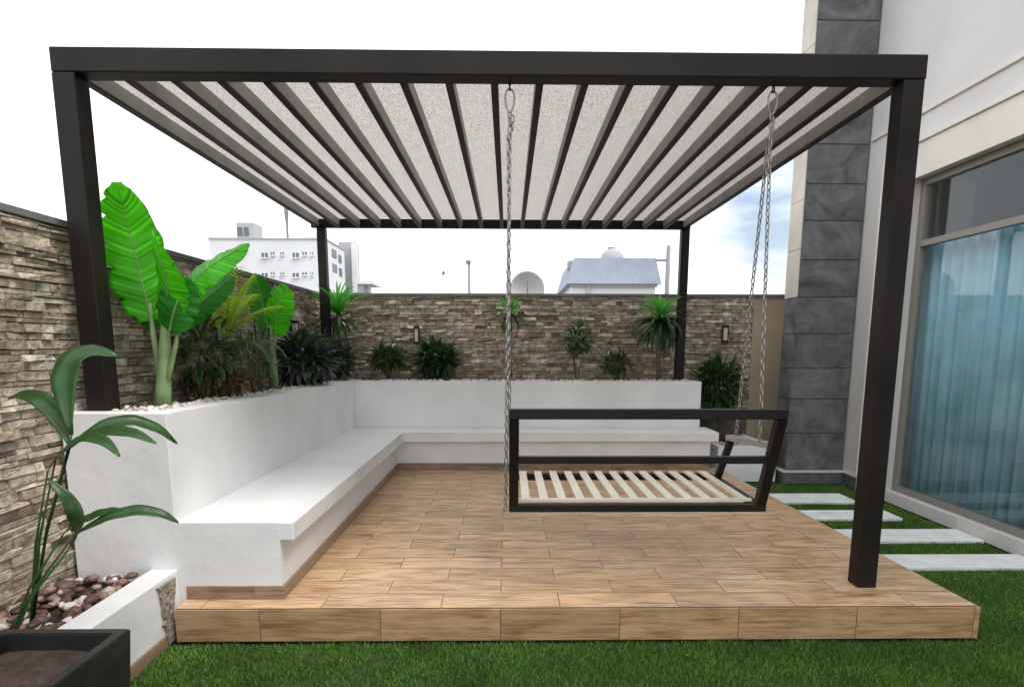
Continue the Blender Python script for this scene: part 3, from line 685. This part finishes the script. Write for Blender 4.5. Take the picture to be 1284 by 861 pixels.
# big banana plant, left
def banana_leaf(parent, p0, pm, p1, width, m, wr=.10, face=Vector((0, -1, 0)), stalk=.0, fold=.22):
    """blade along a quadratic curve p0-pm-p1, its surface facing `face`"""
    p0, pm, p1 = Vector(p0), Vector(pm), Vector(p1); b = bmesh.new(); n = 44; nw = 8; rows = []; ph = random.random()*6
    if True:
        rib = []
    for i in range(n+1):
        s = i/n; p = p0*(1-s)**2+pm*2*s*(1-s)+p1*s*s; t = ((pm-p0)*(1-s)+(p1-pm)*s).normalized()
        sd_ = t.cross(face).normalized(); nr = sd_.cross(t).normalized()
        w = width*(math.sin(math.pi*min(1, (s*.90+.085)))**.55)*(1 if s < .97 else .75)
        row = []
        for j in range(-nw, nw+1):
            q = j/nw; z = -fold*abs(q)**1.3*w*.5+wr*w*.18*math.sin(s*38+ph+(3 if q > 0 else 0)+q*1.5)*abs(q)+.04*w*math.sin(s*7+ph)
            edge = 1+.04*math.sin(s*31+ph+q)+.04*noise.noise(Vector((s*14, q*2, ph)))-(.22 if abs(q) > .8 and noise.noise(Vector((s*17+ph, 5 if q > 0 else 9, ph))) > .38 else 0)
            row.append(b.verts.new(p+sd_*(q*w*.5*edge)+nr*z))
        rows.append(row); rib.append(p+nr*(.04*width*.9*math.sin(s*7+ph)*(math.sin(math.pi*min(1, (s*.90+.085)))**.55)+.0015))
    for r0, r1 in zip(rows, rows[1:]):
        for k in range(len(r0)-1): b.faces.new((r0[k], r0[k+1], r1[k+1], r1[k]))
    uvl = b.loops.layers.uv.new('UVMap'); crd = {v: ((j-nw)/nw, i/n) for i, row in enumerate(rows) for j, v in enumerate(row)}
    for f in b.faces:
        for lp_ in f.loops: lp_[uvl].uv = crd[lp_.vert]
    o = link('leaf', b, m, parent, True); md = o.modifiers.new('thickness', 'SOLIDIFY'); md.thickness = .0015
    b = bmesh.new(); tube(b, rib, [.0055*(1-i/len(rib)*.75) for i in range(len(rib))], 6); link('midrib', b, M['palestem'], o, True)
YB = 3.15
bp = plant('banana_plant', at(203, 515, YB), 'tall banana plant with huge bright green leaves in the near end of the raised planter', 'plant')
bz = at(203, 515, YB); bz.z = SOIL+.02
top = at(208, 400, YB)
b = bmesh.new()
tube(b, [bz, bz+(top-bz)*.3+Vector((.0, 0, 0)), bz+(top-bz)*.65, top+Vector((0, 0, .02))], [.042, .036, .029, .017], 14)
tube(b, [bz+(top-bz)*.22, at(192, 420, YB), at(188, 380, YB+.02)], [.020, .013, .008], 8)
tube(b, [bz+(top-bz)*.2, at(221, 430, YB-.02), at(225, 400, YB-.03)], [.018, .011, .008], 8)
tube(b, [bz+(top-bz)*.12, at(214, 450, YB+.03), at(232, 398, YB+.08)], [.020, .010, .006], 8)
link('stem', b, M['palestem'], bp, True)
banana_leaf(bp, at(190, 402, YB+.02), at(172, 330, YB+.03), at(146, 228, YB-.12), .285, M['banana'], face=Vector((.55, -1, .1)))
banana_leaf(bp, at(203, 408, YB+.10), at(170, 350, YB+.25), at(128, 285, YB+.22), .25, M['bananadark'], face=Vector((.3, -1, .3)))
banana_leaf(bp, at(206, 405, YB-.03), at(213, 330, YB-.16), at(192, 296, YB-.34), .255, M['banana'], face=Vector((-.25, -1, .25)))
banana_leaf(bp, at(222, 385, YB-.02), at(246, 338, YB+.02), at(312, 305, YB+.10), .17, M['banana'], face=Vector((.1, -.9, .8)), fold=.35)
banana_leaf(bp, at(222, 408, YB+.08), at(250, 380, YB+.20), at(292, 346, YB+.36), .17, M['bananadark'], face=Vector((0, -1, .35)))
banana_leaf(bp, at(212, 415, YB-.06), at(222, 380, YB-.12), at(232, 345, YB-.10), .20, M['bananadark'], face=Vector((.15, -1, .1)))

# second, smaller banana behind
YC = 4.75
b2 = plant('banana_plant', at(345, 478, YC), 'small banana plant with two bright green leaves by the left stone wall')
g0 = at(344, 470, YC); g0.z = SOIL-.02; b = bmesh.new(); tube(b, [g0, at(340, 430, YC), at(338, 408, YC)], [.035, .026, .015], 10)
tube(b, [at(342, 440, YC), at(347, 415, YC)], [.02, .01], 8); link('stem', b, M['palestem'], b2, True)
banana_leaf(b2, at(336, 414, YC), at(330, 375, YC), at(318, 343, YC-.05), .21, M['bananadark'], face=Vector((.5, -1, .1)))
banana_leaf(b2, at(344, 420, YC-.02), at(348, 385, YC-.05), at(358, 357, YC-.1), .235, M['banana'], face=Vector((-.15, -1, .15)))

# fronded yellow-green young palm
YD = 4.0
p_ = plant('young_palm', at(285, 490, YD), 'young palm with yellow-green feathery fronds between the two banana plants', 'palm')
g0 = at(284, 495, YD); g0.z = SOIL-.02; tp = at(283, 425, YD)
b = bmesh.new(); tube(b, [g0, (g0+tp)/2, tp], [.026, .02, .014], 9); link('trunk', b, M['paleleaf'], p_, True)
b = bmesh.new()
for az, e, l, dr in ((.1, 1.25, .44, .35), (-.5, 1.35, .46, .3), (1.2, 1.1, .40, .6), (-1.0, 1.0, .38, .7), (.2, .85, .40, .7), (3.0, 1.15, .34, .8)):
    frond(b, tp, (math.cos(az)*math.cos(e), math.sin(az)*math.cos(e), math.sin(e)), l, dr, .15, .022)
link('yellow_fronds', b, M['limeleaf'], p_)
b = bmesh.new()
for i in range(9):
    az = i*2.4; e = random.uniform(.0, .6); frond(b, tp-Vector((0, 0, .03+.02*(i % 3))), (math.cos(az)*math.cos(e), math.sin(az)*math.cos(e), math.sin(e)), random.uniform(.3, .42), 1.7, .12, .011)
link('lower_fronds', b, M['paleleaf'], p_)

# dark bush behind the big banana
def bush(px, py, Y, r, n, ln, w, m, label, mat2=None, zb=None, name='shrub', nst=5):
    c = at(px, py, Y); zb = SOIL if zb is None else zb
    p = plant(name, (c.x, Y, zb), label, 'shrub'); b = bmesh.new(); clump(b, c, r, n, ln, w); link('foliage', b, M[m], p)
    if mat2:
        b = bmesh.new(); clump(b, c+Vector((0, -.03, .03)), [q*.95 for q in r], n//3, ln, w); link('young_foliage', b, M[mat2], p)
    b = bmesh.new(); stems(b, (c.x, Y, zb-.03), [c+Vector((random.uniform(-1, 1)*r[0]*.6, random.uniform(-1, 1)*r[1]*.6, random.uniform(-.4, .5)*r[2])) for k in range(nst)], .008); link('stem', b, M['bark'], p, True)
    return p
bush(252, 436, 3.75, (.14, .13, .20), 130, .13, .026, 'darkleaf', 'dark leafy shrub just behind the tall banana plant')
bush(318, 452, 4.35, (.16, .14, .15), 150, .13, .014, 'paleleaf', 'pale fern-like shrub under the small banana plant', 'darkleaf')
bush(270, 480, 3.9, (.30, .12, .050), 330, .06, .018, 'redleaf', 'low reddish-brown ground plant along the planter soil below the young palm')
bush(378, 452, 5.35, (.22, .18, .17), 460, .15, .050, 'greyleaf', 'wide grey-green shrub with drooping leaves near the wall corner', 'darkleaf')
bush(420, 455, 6.35, (.16, .14, .17), 420, .14, .035, 'greyleaf', 'dark grey-green shrub in the wall corner in front of the dracaena', 'darkleaf')
bush(486, 449, 6.55, (.17, .12, .075), 260, .12, .022, 'darkleaf', 'flat-topped dark green shrub below the wall lamp, left of the dense bush', 'midleaf')
bush(547, 452, 6.55, (.20, .14, .17), 620, .11, .030, 'darkleaf', 'dense dark bush right of the rear wall lamp', 'midleaf')
bush(773, 455, 6.60, (.13, .10, .09), 190, .10, .020, 'darkleaf', 'small dark twiggy shrub between the sapling and the right rear post')
bush(900, 483, 6.45, (.20, .16, .26), 560, .18, .030, 'darkleaf', 'large dark shrub in the low planter right of the bench', None, .17)
bush(724, 426, 6.62, (.14, .10, .17), 210, .10, .020, 'midleaf', 'slim young sapling with sparse green leaves at the middle of the rear planter', 'paleleaf', name='sapling', nst=4)

# corner dracaena with fresh strap leaves
def strap_plant(px, pyc, Y, label, ln, w, n, m, trunk_r=.014, name='dracaena', el=(.1, 1.45), low=None, zb=None, nl=24, droop=1.1):
    c = at(px, pyc, Y); zb = SOIL if zb is None else zb
    p = plant(name, (c.x, Y, zb), label, 'plant'); b = bmesh.new()
    tube(b, [(c.x+.01, Y, zb-.04), (c.x-.008, Y, (zb+c.z)/2), c], [trunk_r*1.3, trunk_r, trunk_r*.8], 9); link('trunk', b, M['bark'], p, True)
    b = bmesh.new(); rosette(b, c, n, ln, w, el, droop, nseg=8); link('foliage', b, M[m], p)
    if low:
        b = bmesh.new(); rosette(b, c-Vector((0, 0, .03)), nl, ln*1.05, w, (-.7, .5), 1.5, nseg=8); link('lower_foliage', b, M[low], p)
    return p
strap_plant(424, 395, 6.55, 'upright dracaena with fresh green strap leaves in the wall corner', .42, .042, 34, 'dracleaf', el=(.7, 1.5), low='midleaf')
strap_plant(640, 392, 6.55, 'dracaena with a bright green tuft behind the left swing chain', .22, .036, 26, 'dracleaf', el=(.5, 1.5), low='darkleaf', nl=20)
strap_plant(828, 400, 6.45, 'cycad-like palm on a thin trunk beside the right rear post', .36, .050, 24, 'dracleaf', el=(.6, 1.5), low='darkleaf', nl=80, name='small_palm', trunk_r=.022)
# plants with long arching leaves in the low planter, left foreground
def arch_plant(base, leaves, label):
    p = plant('arching_plant', base, label); b = bmesh.new()
    for (pts, w) in leaves:
        p0, pm, p1 = [Vector(q) for q in pts]; n = 14; rows = []
        for i in range(n+1):
            s = i/n; q = p0*(1-s)**2+pm*2*s*(1-s)+p1*s*s; t = ((pm-p0)*(1-s)+(p1-pm)*s).normalized()
            sd_ = t.cross(Vector((.1, -.55, .8))).normalized(); nr = sd_.cross(t); ww = w*math.sin(math.pi*min(1, max(0.02, s*.98)))**.8
            rows.append([b.verts.new(q+sd_*(k*ww*.5)+nr*(abs(k)*ww*.18+.002*math.sin(s*25))) for k in (-1, -.5, 0, .5, 1)])
        for r0, r1 in zip(rows, rows[1:]):
            for k in range(4): b.faces.new((r0[k], r0[k+1], r1[k+1], r1[k]))
    o = link('leaves', b, M['midleaf'], p, True); md = o.modifiers.new('thickness', 'SOLIDIFY'); md.thickness = .0012
    b = bmesh.new()
    for (pts, w) in leaves: tube(b, [base, (Vector(base)+Vector(pts[0]))/2+Vector((-.01, 0, .03)), pts[0]], [.007, .005, .003], 6)
    link('stem', b, M['midleaf'], p, True)
ba = (-1.86, 2.25, .10)
arch_plant(ba, [((at(70, 560, 2.25)), at(150, 500, 2.3), at(222, 556, 2.35), ) and (([at(88, 560, 2.2), at(160, 500, 2.3), at(222, 556, 2.4)]), .065),
                (([at(70, 575, 2.2), at(130, 520, 2.2), at(196, 556, 2.1)]), .06),
                (([at(60, 590, 2.2), at(110, 520, 2.15), at(150, 572, 2.05)]), .055),
                (([at(88, 560, 2.2), at(60, 480, 2.3), at(10, 500, 2.3)]), .07),
                (([at(90, 545, 2.2), at(60, 420, 2.3), at(150, 447, 2.35)]), .10)],
           'leafy plant with arching dark green blades over the left foreground planter')
ba = (-1.80, 2.05, .10)
arch_plant(ba, [(([at(92, 672, 2.05), at(170, 620, 2.1), at(224, 655, 2.15)]), .050), (([at(80, 668, 2.05), at(120, 640, 2.1), at(155, 638, 2.1)]), .035),
                (([at(85, 690, 2.05), at(120, 650, 2.0), at(60, 600, 2.0)]), .05)],
           'low plant with one long dark blade pointing right above the low planter')

# ------------------------------------------------------------------ far background
GR = GZ-.02
def at_z(px, py, Y): return at(px, py, Y)
ab = empty('apartment_building', (at(370, 330, 46).x, 46, GR), 'white multi-storey apartment block with small windows beyond the left wall', 'building')
Y0 = 46.0
def fbox(name, px0, px1, pyt, Ya, Yb, m, par, z0=GR):
    a = at(px0, pyt, Ya); c = at(px1, pyt, Ya); b = bmesh.new(); box(b, (a.x, Ya, z0), (c.x, Yb, a.z)); return link(name, b, m, par)
fbox('wall', 262, 408, 300, Y0, Y0+5.1, M['bldg'], ab)
fbox('stair_tower', 296, 318, 279, Y0+2, Y0+3.6, M['bldggrey'], ab, at(300, 300, Y0).z)
fbox('roof_room', 379, 395, 292, Y0+1, Y0+4, M['bldg'], ab, at(300, 300, Y0).z)
def wins(rows, Y, par, size):
    for (x, y, w, h) in rows:
        a = at(x-w/2, y+h/2, Y); c = at(x+w/2, y-h/2, Y); b = bmesh.new()
        box(b, (a.x, Y-.04, a.z), (c.x, Y-.002, c.z)); wo = link('window', b, M['winglass'], par)
        b = bmesh.new(); xm = (a.x+c.x)/2; box(b, (xm-.03, Y-.07, a.z+.001), (xm+.03, Y-.041, c.z-.001)); box(b, (a.x-.05, Y-.14, a.z-.08), (c.x+.05, Y-.003, a.z-.001)); link('frame', b, M['bldg'], wo)
R1 = [(332, 320, 7, 6), (342, 318, 4, 4), (354, 318, 4, 3.5), (371, 320, 7, 6), (382, 318, 5, 4), (391, 318, 2.5, 4)]
wins(R1+[(x, y+25, w, h*.85) for (x, y, w, h) in R1]+[(300+4, 287, 5, 7), (309, 287, 5, 7)][:0], Y0, ab, 1)
for x in (301, 309):
    a = at(x-2.6, 296, Y0+2); c = at(x+2.6, 285, Y0+2); b = bmesh.new(); box(b, (a.x, Y0+1.96, a.z), (c.x, Y0+1.998, c.z)); link('window', b, M['winglass'], ab)
a = at(262, 300, Y0); c = at(408, 300, Y0); b = bmesh.new(); box(b, (a.x-.06, Y0-.06, a.z+.001), (c.x+.06, Y0+.1, a.z+.12)); box(b, (c.x-.1, Y0+.101, a.z+.001), (c.x+.06, Y0+5.1, a.z+.12)); link('parapet', b, M['bldggrey'], ab)
b2_ = empty('apartment_building', (at(420, 330, 52).x, 52, GR), 'narrow plain grey block standing behind the corner dracaena, right of the left rear post', 'building')
fbox('wall', 424, 446, 303.5, 52, 53, M['bldggrey'], b2_); fbox('pale_corner', 440, 446.6, 304.5, 51.5, 51.99, M['bldg'], b2_)
xs = at(408, 300, Y0).x
for (ya, yb_, pz) in ((Y0+1.5, Y0+2.7, 319), (Y0+3.3, Y0+4.1, 322), (Y0+1.5, Y0+2.7, 337), (Y0+3.3, Y0+4.1, 339)):
    zz = at(400, pz, Y0+2.5).z; b = bmesh.new(); box(b, (xs+.002, ya, zz-.3), (xs+.04, yb_, zz+.3)); link('window', b, M['winglass'], ab)
fb = empty('roof_shed', (at(455, 360, 40).x, 40, GR), 'small pale rooftop shed on posts beyond the wall, right of the dracaena', 'shed')
fbox('wall', 448, 456, 356, 40, 42, M['bldggrey'], fb); fbox('roof', 446, 467, 352, 39.8, 42.4, M['bldg'], fb, at(450, 356, 39.8).z+.001)
fbox('post', 462, 464.5, 356, 40, 40.2, M['bldggrey'], fb)
def fpole(px, pyt, Y, r, label, arm=None, head=False, name='utility_pole'):
    a = at(px, pyt, Y); p = empty(name, (a.x, Y, GR), label, 'pole'); b = bmesh.new(); tube(b, [(a.x, Y, GR), (a.x, Y, a.z)], [r*1.3, r], 10); link('shaft', b, M['pole'], p, True)
    if arm:
        c = at(*arm, Y); b = bmesh.new(); tube(b, [(a.x, Y, c.z), (c.x, Y, c.z)], r*.6, 6); link('arm', b, M['pole'], p)
    if head:
        b = bmesh.new(); box(b, (a.x-.16, Y-.1, a.z-.06), (a.x+.09, Y+.1, a.z+.10), .03); link('head', b, M['pole'], p)
fpole(588, 329, 30, .07, 'grey pole with small head rising above the middle of the rear wall', head=True)
fpole(838.5, 308, 28, .10, 'tall grey pole with a side arm beside the blue-roofed house', arm=(822, 326))
# distant lamp / slim tower behind the apartment block
a = at(358.5, 256, 70); p = empty('telecom_mast', (a.x, 70, GR), 'thin grey mast rising behind the white apartment block', 'mast'); b = bmesh.new()
tube(b, [(a.x, 70, GR), (a.x, 70, a.z)], [.2, .12], 8); link('shaft', b, M['pole'], p); b = bmesh.new()
tube(b, [(a.x, 70, a.z-.2), (a.x, 70, a.z-.8), (a.x, 70, a.z-2.2)], [.22, .26, .12], 8); link('antenna', b, M['pole'], p)
# little bird in the sky
c = at(556, 343, 14); b = bmesh.new()
tube(b, [c+Vector((-.05, 0, -.035)), c+Vector((-.02, 0, -.01)), c+Vector((.02, 0, .005)), c+Vector((.045, 0, .03))], [.004, .022, .020, .006], 8)
for s, tip in ((1, Vector((.03, -.10, .05))), (-1, Vector((-.01, .10, .05)))):
    v = [b.verts.new(c+q) for q in (Vector((-.03, 0, .0)), Vector((.02, 0, .01)), tip, tip+Vector((-.03, 0, -.01)))]; b.faces.new(v)
o = link('bird', b, M['pole'], None, True); tag(o, 'small dark bird flying above the rear wall', 'bird')
# satellite dish
dc = at(661, 362, 9.5); dr = .262
sdh = empty('satellite_dish', (dc.x, 9.7, GR), 'round grey satellite dish peeking over the rear wall', 'satellite dish')
b = bmesh.new(); rings = []
for i in range(9):
    r = dr*i/8; rings.append([b.verts.new((dc.x+r*math.cos(k*math.pi/14), 9.6-.10*(r/dr)**2, dc.z+r*math.sin(k*math.pi/14))) for k in range(28)] if i else [b.verts.new((dc.x, 9.6, dc.z))])
for k in range(28): b.faces.new((rings[0][0], rings[1][k], rings[1][(k+1) % 28]))
for r0, r1 in zip(rings[1:], rings[2:]):
    for k in range(28): b.faces.new((r0[k], r1[k], r1[(k+1) % 28], r0[(k+1) % 28]))
o = link('reflector', b, M['dish'], sdh, True); md = o.modifiers.new('thickness', 'SOLIDIFY'); md.thickness = .008
b = bmesh.new(); tube(b, [(dc.x, 9.47, dc.z+.1), (dc.x-.0, 9.35, dc.z-.05), (dc.x, 9.48, dc.z-.27)], .008, 6); tube(b, [(dc.x, 9.35, dc.z+.10), (dc.x, 9.36, dc.z-.06)], .014, 8); link('feed_arm', b, M['pole'], sdh)
b = bmesh.new(); tube(b, [(dc.x, 9.70, GR), (dc.x, 9.70, dc.z)], .03, 8); tube(b, [(dc.x, 9.70, dc.z), (dc.x, 9.62, dc.z)], .03, 8); link('mast', b, M['pole'], sdh)
# blue-roofed house
YH = 30.0
hs_ = empty('house', (at(770, 350, YH).x, YH, GR), 'pale house with steep blue-grey roof and small dome beyond the rear wall', 'house')
wz = at(770, 356, YH).z; rt = at(770, 322, YH).z
xa, xb = at(714, 350, YH).x, at(826, 350, YH).x; ta, tb = at(721, 322, YH).x, at(824, 322, YH).x
b = bmesh.new(); box(b, (xa+.15, YH+.2, GR), (xb-.1, YH+6.8, wz-.001)); link('wall', b, M['bldg'], hs_)
b = bmesh.new(); nst = 40
lo = [(xa-.1, YH-.1, wz), (xb+.1, YH-.1, wz), (xb+.1, YH+7, wz), (xa-.1, YH+7, wz)]; up = [(ta, YH+.35, rt), (tb, YH+.35, rt), (tb, YH+6.6, rt), (ta, YH+6.6, rt)]
va = [b.verts.new(q) for q in lo]; vb = [b.verts.new(q) for q in up]; b.faces.new(va[::-1]); b.faces.new(vb)
for k in range(4): b.faces.new((va[k], va[(k+1) % 4], vb[(k+1) % 4], vb[k]))
for i in range(nst+1):        # standing seams
    f = i/nst; x_ = lo[0][0]+(lo[1][0]-lo[0][0])*f; x2 = ta+(tb-ta)*f; bar(b, (x_, YH-.11, wz+.01), (x2, YH+.34, rt+.01), .03, .03, (1, 0, 0))
rf = link('roof', b, M['blueroof'], hs_)
b = bmesh.new(); box(b, (xa+.1, YH+.05, wz-.14), (xb-.05, YH+.19, wz-.002)); 
for x_ in (at(738, 360, YH).x,): box(b, (x_-.06, YH+.0, GR), (x_+.06, YH+.19, wz-.14))
link('eaves', b, M['bldggrey'], hs_)
a0 = at(713, 322, YH+1); b = bmesh.new(); box(b, (a0.x-.02, YH+1.0, rt-.45), (a0.x+.5, YH+1.6, rt-.05)); link('gable_tip', b, M['bldggrey'], hs_)
dcx = at(768.5, 318, YH+2); b = bmesh.new(); bmesh.ops.create_uvsphere(b, u_segments=20, v_segments=12, radius=.62); bmesh.ops.translate(b, verts=b.verts, vec=(dcx.x, YH+2.2, rt+.12)); link('dome', b, M['bldggrey'], rf, True)
b = bmesh.new(); tube(b, [(dcx.x-.05, YH+2.2, rt+.6), (dcx.x-.05, YH+2.2, rt+.78)], [.22, .2], 10); link('finial', b, M['pole'], rf)
